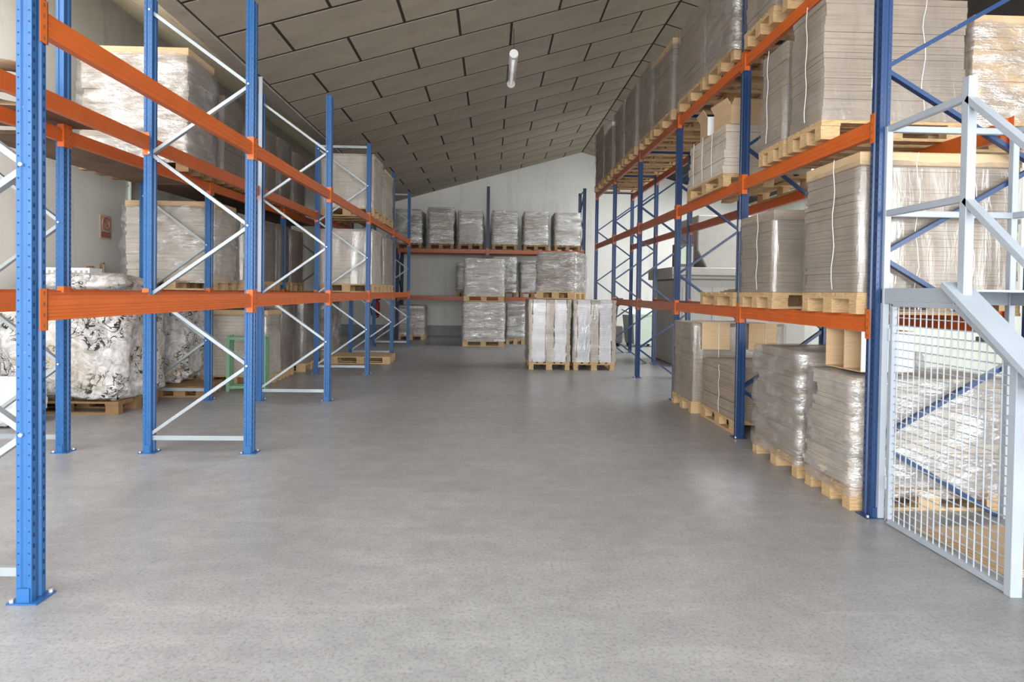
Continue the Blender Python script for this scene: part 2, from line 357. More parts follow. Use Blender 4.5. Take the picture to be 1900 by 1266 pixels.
def add_beam(rack, x, ya, yb, z, mat, flip=False):
    s = -1 if flip else 1
    m = MB().prism([(s*(px-0.006), pz) for px, pz in BP], ya+0.047, yb-0.047, 'y')
    # prism with axis y maps (a,b,c)->(a,c,b)
    o = link('beam', fixnorm(m.mesh('beam', mat)), rack, (x, 0, z))
    for yy, sg in ((ya, 1), (yb, -1)):
        c = MB(); c.box(min(s*0.0015, s*0.006), max(s*0.0015, s*0.006), min(yy+sg*0.002, yy+sg*0.05), max(yy+sg*0.002, yy+sg*0.05), -0.045, 0.15)
        c.box(min(s*-0.05, s*0.006), max(s*-0.05, s*0.006), min(yy+sg*0.046, yy+sg*0.051), max(yy+sg*0.046, yy+sg*0.051), -0.045, 0.15)
        cn = link('beam_connector', c.mesh('beam_connector', mat), o)
        hm = MB()
        for q in range(4):
            z1 = -0.03+q*0.05; y1 = yy+sg*0.026
            hm.quad((s*0.0072, y1-0.006, z1), (s*0.0072, y1+0.006, z1), (s*0.0072, y1+0.004, z1+0.018), (s*0.0072, y1-0.004, z1+0.018))
        h = link('connector_slots', hm.mesh('connector_slots', M['sheet_d']), o); h['kind'] = 'stuff'
    return o
D = 0.93
# left row, next to the aisle
LY = [2.865+2.587*i+0.045 for i in range(6)]
rkA = thing('pallet_rack', 'long blue rack with silver braces and orange beams on the left of the aisle', 'pallet rack', (-2.07, 0, 0), 0, 'pallet racks')
for i, y in enumerate(LY):
    add_frame(rkA, y, 3.93, D, M['blue_l'], M['zinc'], 0.17, True, top=i > 2)
for i in range(5):
    for z in (1.283, 2.605):
        add_beam(rkA, 0, LY[i], LY[i+1], z, M['orange']); add_beam(rkA, -D, LY[i], LY[i+1], z + (0.02 if z > 2 else 0.0), M['orange'], True)
# left row behind it
BYs = [2.91, 5.50, 8.09, 10.68, 13.27]
rkB = thing('pallet_rack', 'blue rack with orange beams standing behind the left aisle rack near the white wall', 'pallet rack', (-3.84, 0, 0), -0.031, 'pallet racks')
for y in BYs: add_frame(rkB, y, 3.0 if y < 10 else 2.9, 0.90, M['blue_l'], M['zinc'], 0.17, True, Hb=3.0 if y < 10 else 2.9)
for o in [c for c in rkB.children if c.name.startswith('upright') and abs(c.location.x) < 0.1 and c.location.y > 5 and c.location.y < 6]: o.data = upright_meshes(4.2, M['blue_l'])[0]
for i in range(4):
    for z in (1.29, 2.68):
        add_beam(rkB, 0, BYs[i], BYs[i+1], z, M['orange'])
        if z < 2: add_beam(rkB, -0.90, BYs[i], BYs[i+1], z, M['orange'], True)
        elif i > 0: link('shelf_board', MB().box(-0.97, -0.055, BYs[i]+0.06, BYs[i+1]-0.06, 2.765, 2.796).mesh('shelf_board', M['sheet_d']), rkB)
tag(link('steel_angle', MB().box(-0.022, 0.022, -0.003, 0.0, 0, 2.72).box(-0.022, -0.019, 0, 0.04, 0, 2.72).mesh('steel_angle', M['cage']), None, (-2.945, 7.985, 1.40)), 'tall white angle strip standing on the lower left shelf behind the second upright', 'steel strip')
# right row: rack turned round, local y = -(world y)
RY = [3.95+2.195*i+0.045 for i in range(6)]
rkC = thing('pallet_rack', 'tall navy rack with navy braces and three orange beam levels right of the aisle', 'pallet rack', (2.50, 0, 0), math.pi, 'pallet racks')
RH = [4.9, 4.9, 3.93, 3.93, 3.93, 3.93]
for y, H in zip(RY, RH): add_frame(rkC, -y, H, D if y > 5 else 1.13, M['blue_r'], M['blue_r'], 0.48-0.6+0.02, True)
for i in range(5):
    for z in (1.215, 2.505, 3.735):
        m = M['orange'] if i < 2 else M['orange_d']
        if z < 1.3 and i == 4: continue
        add_beam(rkC, 0, -RY[i+1], -RY[i], z, m); add_beam(rkC, -D, -RY[i+1], -RY[i], z, m, True)
# back rack along the end wall: local +x -> world -y, local +y -> world +x
rkD = thing('pallet_rack', 'dark navy rack with rust orange beams along the far end wall', 'pallet rack', (0, 18.1, 0), -math.pi/2, 'pallet racks')
for y, H in ((-2.73, 3.0), (-0.12, 4.5), (2.70, 4.5)): add_frame(rkD, y, H, 1.0, M['blue_b'], M['blue_b'], 0.17, True)
for a, c in ((-2.73, -0.12), (-0.12, 2.70)):
    for z in (1.17, 2.55):
        add_beam(rkD, 0, a, c, z, M['orange_d']); add_beam(rkD, -1.0, a, c, z, M['orange_d'], True)
# small white label stuck on a right-hand upright
tg = link('load_notice', MB().box(-0.002, 0, -0.03, 0.03, -0.06, 0.06).mesh('load_notice', M['white']), rkC, (0.002, -RY[1], 2.15))

# ------------------------------------------------------------------ pallets
_pb = {}
def pbox(kind, dx, dy, dz, mat):
    key = (kind, round(dx, 3), round(dy, 3), round(dz, 3), mat.name)
    if key not in _pb: _pb[key] = MB().box(-dx/2, dx/2, -dy/2, dy/2, 0, dz).mesh(kind, mat)
    return _pb[key]
def pallet(label, cx, cy, z, lx, ly, rz=0, mat='wood', simple=False, group='wooden pallets', tilt=None):
    """deck boards run along the longer side; three block rows"""
    swap = ly > lx; a, c = (ly, lx) if swap else (lx, ly)
    m = M[mat]; mb = MB(); rr = random.Random(hash((round(cx, 2), round(cy, 2), round(z, 2))))
    parts = []
    w5 = [0.145*c/0.8, 0.1*c/0.8, 0.145*c/0.8, 0.1*c/0.8, 0.145*c/0.8]; gap = (c-sum(w5))/4; p = -c/2
    for w in w5: parts.append(('deck_board', 0, p+w/2, 0.122, a, w, 0.022)); p += w+gap
    for u in (-a/2+0.0725, 0, a/2-0.0725): parts.append(('stringer_board', u, 0, 0.1, 0.145, c, 0.022))
    for u in (-a/2+0.0725, 0, a/2-0.0725):
        for v in (-c/2+0.05, 0, c/2-0.05): parts.append(('block', u, v, 0.022, 0.145, 0.085 if abs(v) > 0.01 else 0.11, 0.078))
    for v, w in ((-c/2+0.05, 0.09), (0, 0.12), (c/2-0.05, 0.09)): parts.append(('bottom_board', 0, v, 0, a, w, 0.022))
    if simple:
        for k, u, v, zz, du, dv, dz in parts: mb.box(u-du/2, u+du/2, v-dv/2, v+dv/2, zz, zz+dz)
        o = link('pallet', mb.mesh('pallet', m), None, (cx, cy, z), (0, 0, rz+(math.pi/2 if swap else 0))); return tag(o, label, 'pallet', group)
    t = thing('pallet', label, 'pallet', (cx, cy, z), rz+(math.pi/2 if swap else 0), group)
    if tilt: t.rotation_euler.x, t.rotation_euler.y = tilt
    for k, u, v, zz, du, dv, dz in parts: link(k, pbox(k, du, dv, dz, m), t, (u, v+rr.uniform(-.003, .003), zz), (0, 0, rr.uniform(-.006, .006)))
    return t

# ------------------------------------------------------------------ wrapped stacks
def layers_mesh(w, d, h, n, jit, seed, name, mats, taper=0.0):
    r = random.Random(seed); b = MB(); z = 0
    ths = [r.uniform(0.75, 1.25) for _ in range(n)]; s = sum(ths); ox = oy = 0
    for i in range(n):
        dz = ths[i]*h/s; ox = ox*0.8+r.uniform(-jit, jit); oy = oy*0.8+r.uniform(-jit, jit); e = r.uniform(-jit, 0.2*jit) - taper*z/h
        b.box(-w/2+ox-e, w/2+ox+e, -d/2+oy-e, d/2+oy+e, z, z+dz-0.0015, i % len(mats)); z += dz
    return b.mesh(name, mats)
def film_mesh(w, d, z0, z1, style, seed, mat, n=72, m=26, amp=None, closed_top=False):
    b = MB(); o = Vector((seed*3.7, seed*1.3, seed*2.1)); per = 2*(w+d); R = 0.03
    A = amp or {'v': 0.016, 'h': 0.020, 'x': 0.030}[style]
    for j in range(m+1):
        tz = j/m; z = z0+(z1-z0)*tz
        for i in range(n):
            s = per*i/n
            if s < w: x, y, nx, ny, c = -w/2+s, -d/2, 0, -1, min(s, w-s)
            elif s < w+d: x, y, nx, ny, c = w/2, -d/2+s-w, 1, 0, min(s-w, w+d-s)
            elif s < 2*w+d: x, y, nx, ny, c = w/2-(s-w-d), d/2, 0, 1, min(s-w-d, 2*w+d-s)
            else: x, y, nx, ny, c = -w/2, d/2-(s-2*w-d), -1, 0, min(s-2*w-d, per-s)
            if style == 'v': q = noise.noise(Vector((x*5, y*5, z*0.9))+o)+0.5*noise.noise(Vector((x*14, y*14, z*2.0))+o)
            elif style == 'h': q = noise.noise(Vector((x*1.6, y*1.6, z*9))+o)+0.45*noise.noise(Vector((x*7, y*7, z*20))+o)
            else: q = noise.noise(Vector((x*3, y*3, z*6))+o)+0.6*noise.noise(Vector((x*10, y*10, z*18))+o)
            e = 0.014+A*(0.9+q)*(1.0 if c > 0.06 else 0.7) - (0.02 if j == m else 0)
            fx, fy = x+nx*e, y+ny*e
            if c < 1e-6: fx += (e if x > 0 else -e)*abs(ny); fy += (e if y > 0 else -e)*abs(nx)
            b.v.append((fx, fy, z + (0.012*noise.noise(Vector((x*6, y*6, 3))+o) if j in (0, m) else 0)))
    for j in range(m):
        for i in range(n):
            k = (i+1) % n; b.f.append((j*n+i, j*n+k, (j+1)*n+k, (j+1)*n+i)); b.m.append(0)
    if closed_top:
        c0 = len(b.v); b.v.append((0, 0, z1+0.015))
        for i in range(n): b.f.append((m*n+i, m*n+(i+1) % n, c0)); b.m.append(0)
    return b.mesh('stretch_film', mat, True)
_seed = [10]
def load(label, x0, x1, y0, y1, z0, z1, style='v', cardm='card', rz=0, lid=None, strings=0, n=None, jit=0.006, cat='wrapped load', far=False, plabel=None, pmat='wood', pal=True, group=None, filmed=True, name='wrapped_cardboard_stack', closed=False, taper=0.0, psize=None):
    """a stack standing on its own pallet (the pallet is a thing of its own); z0 is the level the pallet stands on"""
    _seed[0] += 1; sd = _seed[0]; cx, cy = (x0+x1)/2, (y0+y1)/2; w, d = x1-x0, y1-y0
    zb = z0+(0.1455 if pal else 0.0); h = z1-zb
    if pal:
        px, py = psize or (w-0.01, d-0.01)
        pallet(plabel or ('pine pallet under the '+label), cx, cy, z0, px, py, rz, pmat, far, 'wooden pallets')
    t = thing(name, label, cat, (cx, cy, zb), rz, group or ('stacks along the end wall' if style == 'h' else 'stacks on the right side' if cx > 0 else 'stacks on the left side'))
    n = n or max(8, int(h/0.05)); lh = 0.09 if lid else 0
    cm = M[cardm]
    link('cardboard_sheets', layers_mesh(w-0.04, d-0.04, h-lh, n, jit, sd, 'cardboard_sheets', [cm], taper), t)
    if lid:
        b = MB().box(-w/2+0.012, w/2-0.012, -d/2+0.012, d/2-0.012, h-lh, h)
        bevel(link('lid_board', b.mesh('lid_board', M[lid]), t), 0.006)
    if filmed:
        fm = {'v': 'film_v', 'h': 'film_h', 'x': 'film_x'}[style]
        link('stretch_film', film_mesh(w-0.03, d-0.03, 0.0 if style != 'x' else -0.05, h-(lh*0.7 if lid else -0.004), style, sd, M[fm], 48 if far else 84, 18 if far else 34, closed_top=closed), t)
    r = random.Random(sd)
    for k in range(strings):
        sx = (-1 if cx > 0 else 1); px = sx*(w/2+0.03) ; pts = []
        yy = -d/2 + (k+1)*d/(strings+1)
        for j in range(13): pts.append((px+sx*0.004, yy+0.012*math.sin(j*1.3+sd)+r.uniform(-.004, .004), 0.02+(h-0.03)*j/12))
        if k == 0: link('tie_string', MB().tube(pts, 0.0028, 5).mesh('tie_string', M['string'], True), t)
        pts = []; xx = -w/2+(k+1)*w/(strings+1)
        for j in range(13): pts.append((xx+0.014*math.sin(j*1.1+sd*2)+r.uniform(-.004, .004), -d/2-0.034, 0.02+(h-0.03)*j/12))
        link('tie_string', MB().tube(pts, 0.0028, 5).mesh('tie_string', M['string'], True), t)
    return t
Z1R, Z2R, Z3R = 1.331, 2.621, 3.851
def R(label, y0, y1, z0, z1, x0=2.44, x1=3.50, **k): return load(label, x0, x1, y0, y1, z0, z1, **k)
# right rack, first level
R('grey capped stack on lowest right shelf, beside the second upright', 5.33, 6.07, Z1R, 2.20, x0=2.45, strings=2, lid='card')
R('tall kraft-banded cardboard stack behind the stair rails', 4.06, 4.80, Z1R, 2.42, x1=3.58, strings=2, lid='kraft', n=30, jit=0.008)
# right rack, second level
R('tall wrapped stack on second right shelf above stair rails', 4.56, 5.10, Z2R, 3.68, x1=3.56, strings=2)
R('shorter wrapped stack beside the tall one, second right shelf', 5.16, 5.66, Z2R, 3.60, strings=1)
load('kraft stack with loose white film, upper right photo edge', 3.62, 4.6, 4.6, 5.4, Z2R+0.02, 3.60, 'x', 'kraft', lid='kraft')
t = load('pale bundled cardboard pack under the open cartons', 2.44, 3.45, 6.53, 7.76, Z2R-0.02, 3.27, 'v', 'card_p', n=13, jit=0.012, filmed=False, name='cardboard_bundle_stack', cat='cardboard stack')
for k in range(3):
    yy = -0.62+0.31*(k+1); link('tie_string', MB().tube([(-0.515, yy, 0.01), (-0.518, yy+0.01, 0.25), (-0.515, yy, 0.52)], 0.004, 5).mesh('tie_string', M['string'], True), t)
# right rack, third level
L3 = [('top right shelf stack nearest the camera, cut by photo edge', 4.45, 5.25, 5.0, 'v', 'card', None),
      ('wrapped stack just before second upright, top right shelf', 5.40, 6.05, 4.95, 'v', 'card', None),
      ('broad crumpled stack just past second upright, top right shelf', 6.28, 7.12, 5.0, 'x', 'card', None),
      ('creased stack before the third upright, top right shelf', 7.22, 8.22, 4.95, 'v', 'card', None),
      ('wrapped stack with kraft lid on top right shelf', 8.50, 9.50, 4.98, 'v', 'card', 'kraft'),
      ('wrapped stack right behind the kraft-lidded one, top right shelf', 9.60, 10.42, 5.08, 'v', 'card', None),
      ('wrapped stack just past fourth upright, top right shelf', 10.70, 11.60, 5.08, 'v', 'card', None),
      ('wrapped stack third from far end, top right shelf', 11.70, 12.55, 5.06, 'v', 'card', None),
      ('white-edged stack second from far end, top right shelf', 12.80, 13.70, 5.00, 'v', 'card', 'paper'),
      ('farthest wrapped stack on the top right shelf', 13.80, 14.85, 5.20, 'v', 'card', None)]
for lb, a, c, zt, st, cm, ld in L3: R(lb, a, c, Z3R, zt, style=st, cardm=cm, lid=ld, far=a > 9)
# empty pallets and a broken one on the first right shelf
pallet('empty pine pallet on the lowest right shelf past the second upright', 2.98, 6.72, Z1R, 1.04, 1.0)
b = MB()
for k in range(3): b.box(-0.25+0.02*k, 0.28, -0.26, 0.2-0.05*k, 0.012*k, 0.012*k+0.009)
tag(link('cardboard_sheets', b.mesh('cardboard_sheets', M['sheet_d']), None, (2.8, 6.6, Z1R+0.1455), (0, 0, 0.1)), 'few brown sheets lying on the empty shelf pallet', 'cardboard')
# right floor
R('farther crumpled film-wrapped stack on the right floor', 4.80, 5.66, 0, 1.0, style='x', cardm='card', n=24, jit=0.016, x1=3.45, closed=True, taper=0.03)
R('crumpled floor stack carrying the white open carton', 4.08, 4.70, 0, 0.90, style='x', cardm='card_p', n=24, jit=0.02, x1=3.55, closed=True)
t = load('tall floor stack with kraft corner sheets, right side', 2.44, 3.60, 7.42, 8.22, 0, 1.10, 'v', 'card', n=22)
for k, xx in enumerate((-0.31, 0.26)):
    link('corner_sheet', MB().box(xx-0.17, xx+0.17, -0.46, -0.452, 0.64, 0.955).box(xx-0.17, xx+0.17, -0.46, -0.2, 0.955, 0.963).mesh('corner_sheet', M['kraft']), t)
    link('tie_string', MB().tube([(xx+0.03, -0.466, 0.96), (xx+0.035, -0.468, 0.6), (xx+0.03, -0.452, 0.02)], 0.004, 5).mesh('tie_string', M['string'], True), t)
load('low strapped bundle before the kraft-cornered stack', 2.52, 3.45, 6.30, 7.32, 0, 0.70, 'v', 'card', n=9, jit=0.014, filmed=False, name='cardboard_bundle_stack', cat='cardboard stack', strings=2)
# open cartons
def carton(label, cx, cy, z, w, d, h, rz, inside, outside, flaps=(1, 1, 1, 1)):
    t = thing('open_carton', label, 'carton', (cx, cy, z), rz); e = 0.006
    b = MB(); b.box(-w/2, w/2, -d/2, d/2, 0, e, 0)
    for x in (-w/2, w/2-e): b.box(x, x+e, -d/2, d/2, e, h, 0)
    for y in (-d/2, d/2-e): b.box(-w/2+e, w/2-e, y, y+e, e, h, 1)
    link('carton_body', b.mesh('carton_body', [M[inside], M[outside]]), t)
    f = h*0.45
    for k, on in enumerate(flaps):
        if not on: continue
        m = MB()
        if k == 0: m.bar((-w/2, 0, h), (-w/2-f*0.5, 0, h+f*0.8), d*0.98, e, (0, 0, 1))
        if k == 1: m.bar((w/2, 0, h), (w/2+f*0.6, 0, h+f*0.7), d*0.98, e, (0, 0, 1))
        if k == 2: m.bar((0, -d/2, h), (0, -d/2-f*0.7, h+f*0.6), w*0.98, e, (0, 0, 1))
        if k == 3: m.bar((0, d/2, h), (0, d/2+f*0.3, h+f*0.9), w*0.98, e, (0, 0, 1))
        link('carton_flap', m.mesh('carton_flap', M[inside] if k != 2 else M[outside]), t)
    return t
carton('open kraft carton with white side standing on the bundled pack, nearer one', 2.72, 6.78, 3.275, 0.42, 0.40, 0.20, 0.1, 'kraft', 'kraft', (1, 0, 1, 1))
carton('open kraft carton leaning up against its neighbour on the bundled pack', 2.66, 7.25, 3.275, 0.36, 0.34, 0.22, -0.1, 'kraft', 'whitecard', (1, 1, 0, 1))
# white carton lying on its side on the crumpled stack
t = thing('open_carton', 'white carton lying on its side with kraft inside, on a crumpled stack', 'carton', (2.72, 4.37, 0.93), 0.04)
b = MB(); e = 0.006; w, d, h = 0.38, 0.42, 0.285
b.box(-w/2, w/2, -d/2, d/2, 0, e); b.box(-w/2, w/2, -d/2, d/2, h-e, h); b.box(-w/2, w/2, d/2-e, d/2, e, h-e); b.box(-w/2, w/2, -d/2, -d/2+e, e, h-e, 1); b.box(w/2-e, w/2, -d/2+e, d/2-e, e, h-e)
link('carton_body', b.mesh('carton_body', [M['kraft'], M['whitecard']]), t)
link('carton_divider', MB().box(-w/2+0.01, w/2-0.01, -0.004, 0.004, e, h-e).mesh('carton_divider', M['kraft']), t)
# ------------------------------------------------------------------ left rack loads
Z1L, Z2L = 1.399, 2.722
def LFt(label, y0, y1, z0, z1, x0=-3.0, x1=-2.04, **k): return load(label, x0, x1, y0, y1, z0, z1, **k)
LFt('pale wrapped stack on upper left aisle shelf', 10.85, 11.75, Z2L, 3.80, style='v', cardm='card_p')
LFt('kraft-edged far stack on upper left aisle shelf', 12.0, 13.0, Z2L, 3.76, style='v', cardm='card_p', lid='kraft')
LFt('pale wrapped stack on lower left aisle shelf', 10.85, 11.75, Z1L, 2.50, style='v', cardm='card_p')
LFt('creased far stack on lower left aisle shelf', 12.0, 13.05, Z1L, 2.48, style='v', cardm='card')
pallet('empty pine pallet on the floor under the far left aisle rack', -2.54, 12.52, 0, 1.15, 0.8, 0.03)
zB2, zB1 = 2.80, 1.41
load('big white and kraft wrapped stack, nearest on upper wall-side shelf', -4.74, -3.50, 7.28, 7.98, zB2-0.02, 4.20, 'x', 'card', lid='kraft', n=20, jit=0.01, plabel='dark slumping pallet under the big white and kraft wrapped stack', pmat='wood_d')
for lb, a, c, zt, cm in (('dark grey stack right behind the big white one', 8.22, 8.82, 3.95, 'card_d'),
                         ('third stack from the front, upper wall-side shelf', 8.92, 9.55, 3.80, 'card_d'),
                         ('fourth stack from the front, upper wall-side shelf', 9.62, 10.22, 3.90, 'card_d'),
                         ('dark stack second from far end, upper wall-side shelf', 10.28, 10.95, 3.92, 'card_d'),
                         ('lighter last stack on the upper wall-side shelf', 11.05, 11.75, 3.85, 'card')):
    load(lb, -4.55, -3.48, a, c, zB2, zt, 'v', cm, far=True, pmat='wood_d')
load('white glossy wrapped stack on the lower wall-side shelf', -4.78, -3.60, 8.22, 8.92, zB1, 2.57, 'x', 'card_p', lid='kraft', jit=0.01)
for lb, a, c, zt, cm in (('smooth grey stack behind the white glossy one', 9.0, 9.62, 2.48, 'card'),
                         ('dark middle stack on the lower wall-side shelf', 9.70, 10.32, 2.50, 'card_d'),
                         ('dark stack second from far end, lower wall-side shelf', 10.40, 11.0, 2.52, 'card_d'),
                         ('farthest stack on the lower wall-side shelf', 11.1, 11.8, 2.50, 'card')):
    load(lb, -4.60, -3.52, a, c, zB1, zt, 'v', cm, far=True)
load('silvery kraft-lidded floor stack behind the green stand', -4.35, -3.30, 9.30, 9.95, 0, 1.12, 'v', 'card_p', lid='kraft')
load('dark floor stack left of the third aisle upright', -4.45, -3.32, 10.05, 10.62, 0, 1.22, 'v', 'card_d')
load('dark floor stack directly behind the third aisle upright', -4.45, -3.22, 10.85, 11.75, 0, 1.24, 'v', 'card_d')
load('grey floor stack beside the empty left pallet', -4.3, -3.2, 12.3, 13.3, 0, 1.20, 'x', 'card')
# ------------------------------------------------------------------ end wall loads
for lb, xa, xb, zt in (('leftmost silver stack on the top back shelf', -2.78, -2.02, 3.80),
                       ('tallest silver stack, second from left, top back shelf', -1.86, -1.10, 3.87),
                       ('silver stack left of middle back upright, top back shelf', -0.99, -0.26, 3.79),
                       ('silver stack right of middle back upright, top back shelf', 0.0, 0.75, 3.80),
                       ('silver stack second from right, top back shelf', 0.92, 1.66, 3.79),
                       ('rightmost silver stack on the top back shelf', 1.82, 2.60, 3.77)):
    load(lb, xa, xb, 18.05, 19.15, 2.667, zt, 'h', 'card', far=True, pmat='wood_d', jit=0.015)
load('silver stack peeking out left of the stacked pair', -1.02, -0.28, 18.15, 19.1, 1.287, 2.28, 'h', 'card_d', far=True, pmat='wood_d')
load('silver stack just right of the stacked pair, lower back shelf', 0.02, 0.75, 18.15, 19.1, 1.287, 2.46, 'h', 'card_d', far=True, pmat='wood_d')
load('dark silver stack left of the turned stack', 0.84, 1.60, 18.15, 19.1, 1.287, 2.35, 'h', 'card_d', far=True, pmat='wood_d')
load('silver floor stack at the left end of the back rack', -2.72, -1.94, 18.15, 19.0, 0, 1.0, 'h', 'card', far=True)
load('lower of the stacked silver pair in the middle', -0.74, 0.36, 16.2, 17.0, 0, 1.17, 'h', 'card_p', far=True)
load('upper of the stacked silver pair in the middle', -0.72, 0.34, 16.2, 17.0, 1.18, 2.30, 'h', 'card_p', far=True, pmat='wood')
load('small silver floor stack right of the stacked pair', 0.42, 0.95, 17.1, 17.9, 0, 1.10, 'h', 'card_d', far=True)
# two white paper stacks in the middle with a turned stack on top
def paper_stack(label, x0, x1, plabel):
    w = x1-x0; d = 1.18; zb = 0.1455; h = 1.31-zb; cx = (x0+x1)/2; y0 = 11.5
    pallet(plabel, cx, y0+d/2, 0, w-0.03, d)
    t = thing('paper_ream_stack', label, 'paper stack', (cx, y0+d/2, zb), 0, 'white paper stacks')
    cuts = [0, 0.10, 0.41, 0.61, 0.90, 1.0]; sd = int(x0*100)
    for k in range(5):
        a, c = -w/2+cuts[k]*w, -w/2+cuts[k+1]*w
        me = layers_mesh(c-a-0.004, d-0.02-(0.012 if k % 2 == 0 else 0), h, 26, 0.007, sd+k, 'ream_column', [M['card_p'] if k % 2 == 0 else M['paper']])
        link('ream_column', me, t, ((a+c)/2, 0, 0))
    link('stretch_film', film_mesh(w-0.01, d-0.01, 0.0, h+0.002, 'h', sd, M['film_v'], 60, 20, amp=0.006), t)
    return t
paper_stack('white paper stack with tan bands standing mid floor, left of the pair', 0.70, 1.50, 'pine pallet under the left white paper stack')
paper_stack('white paper stack with tan bands standing mid floor, right of the pair', 1.535, 2.345, 'pine pallet under the right white paper stack')
load('turned silver-tan stack on top of the white paper stacks', 1.00, 1.78, 11.85, 12.60, 1.318, 2.22, 'h', 'card', rz=math.radians(-24), psize=(0.78, 0.78))

# ------------------------------------------------------------------ bales of printed film, sacks
def blob(name, rx, ry, h, seed, mat, amp=0.05, nu=80, nv=48, pw=0.30):
    b = MB(); o = Vector((seed*5.1, seed*2.3, seed)); 
    sp = lambda v, p: math.copysign(abs(v)**p, v)
    for j in range(nv+1):
        ph = -math.pi/2+math.pi*j/nv
        for i in range(nu):
            t = 2*math.pi*i/nu
            v = Vector((sp(math.cos(ph), pw)*sp(math.cos(t), pw), sp(math.cos(ph), pw)*sp(math.sin(t), pw), sp(math.sin(ph), pw)))
            q = noise.noise(v*1.6+o)*1.6+0.8*noise.noise(Vector((v.x*4, v.y*4, v.z*7))+o)+0.4*noise.noise(Vector((v.x*11, v.y*11, v.z*16))+o)
            f = 1+amp*q/ max(rx, 0.3)
            z = max(0, (v.z*f+1)*h/2) if v.z > -0.99 else 0
            b.v.append((v.x*rx*f, v.y*ry*f, z))
    for j in range(nv):
        for i in range(nu): b.f.append((j*nu+i, j*nu+(i+1) % nu, (j+1)*nu+(i+1) % nu, (j+1)*nu+i)); b.m.append(0)
    return b.mesh(name, mat, True)
def bale(label, cx, cy, rx, ry, h, sd, pl):
    pallet(pl, cx, cy, 0, 2*rx-0.2, 2*ry-0.16, 0, 'wood_d')
    return tag(link('film_waste_bale', blob('film_waste_bale', rx, ry, h-0.146, sd, M['bale']), None, (cx, cy, 0.1455)), label, 'bale', 'film waste bales')
bale('large bale of black-printed white film between the two back rack uprights', -4.80, 7.52, 0.72, 0.50, 1.38, 5, 'aged pallet under the large printed bale')
bale('bale of black-printed film behind a silver brace, second in the row', -4.72, 8.78, 0.62, 0.40, 1.25, 8, 'aged pallet under the second printed bale')
bale('smallest dark printed film bale, farthest from the camera', -4.98, 9.9, 0.5, 0.42, 1.2, 12, 'aged pallet under the farthest printed bale')
tag(link('sack', blob('sack', 0.42, 0.30, 0.5, 21, M['sack'], 0.04, pw=0.7), None, (-5.12, 6.56, 0)), 'plain white sack slumped on the floor at the left photo edge', 'sack')
tag(link('plastic_bag', blob('plastic_bag', 0.16, 0.12, 0.20, 31, M['white'], 0.05, 28, 18, 0.8), None, (-4.60, 7.42, 1.36), (0, -0.35, 0)), 'knotted white plastic bag lying on the large bale', 'bag')
b = MB(); b.box(-0.28, 0.28, -0.12, 0.12, 0, 0.16)
for k in range(9):
    for zz in (0.05, 0.12): b.box(-0.265+k*0.062, -0.235+k*0.062, -0.126, -0.12, zz-0.02, zz+0.012, 1)
tag(link('foam_block', b.mesh('foam_block', [M['white'], M['grey']]), None, (-5.08, 7.7, 1.50), (0, 0, 0)), 'white foam block with rows of holes on top of the large bale', 'foam block')
tag(link('film_scraps', blob('film_scraps', 0.66, 0.40, 0.24, 41, M['bale'], 0.07, 40, 20, 0.7), None, (-4.80, 7.50, 1.36)), 'loose heap of film scraps piled on the large bale', 'film scraps')
pallet('aged empty pallet on the floor in front of the far printed bales', -4.10, 8.55, 0, 0.7, 0.62, 0.1, 'wood_d')
# green metal stand
t = thing('green_stand', 'green tubular metal stand on the floor under the left racks', 'metal stand', (-3.42, 8.86, 0), 0.1)
for x in (-0.24, 0.24):
    for y in (-0.08, 0.08): link('leg', MB().box(x-0.022, x+0.022, y-0.022, y+0.022, 0, 0.78).mesh('leg', M['green']), t)
for z in (0.06, 0.74):
    link('cross_rail', MB().box(-0.24, 0.24, -0.10, -0.06, z-0.02, z+0.02).mesh('cross_rail', M['green']), t)
    link('cross_rail', MB().box(-0.24, 0.24, 0.06, 0.10, z-0.02, z+0.02).mesh('cross_rail', M['green']), t)
for x in (-0.24, 0.24): link('side_rail', MB().box(x-0.018, x+0.018, -0.08, 0.08, 0.70, 0.74).mesh('side_rail', M['green']), t)
# ------------------------------------------------------------------ sheets slumping on the upper shelf by the wall
def sag_sheet(label, cx, cy, z, w, d, sag, rz, mat):
    b = MB(); n = 10
    for i in range(n+1):
        for j in (0, 1):
            for k in (0, 1):
                u = i/n*2-1; b.v.append((u*w/2, (j-0.5)*d, -sag*(1-u*u)*-1 - sag + k*0.012))
    for i in range(n):
        a = i*4; c = a+4
        for q in ((a, a+2, c+2, c), (a+1, c+1, c+3, a+3), (a, c, c+1, a+1), (a+2, a+3, c+3, c+2)): b.f.append(q); b.m.append(0)
    return tag(link('cardboard_sheet', fixnorm(b.mesh('cardboard_sheet', M[mat])), None, (cx, cy, z), (0, 0, rz)), label, 'cardboard sheet')
sag_sheet('brown bowed board on the upper shelf by the wall, left of the big white stack', -3.98, 5.25, 2.83, 1.1, 0.7, 0.0, 0.1, 'sheet_d')
tag(link('coiled_bundle', MB().tube([(0.2*math.cos(a*0.5), 0.2*math.sin(a*0.5), 0.06+a*0.012) for a in range(26)], 0.045, 8).mesh('coiled_bundle', M['sheet_d'], True), None, (-4.05, 5.25, 2.86)), 'brown coiled bundle on the upper shelf at the left photo edge', 'coil')
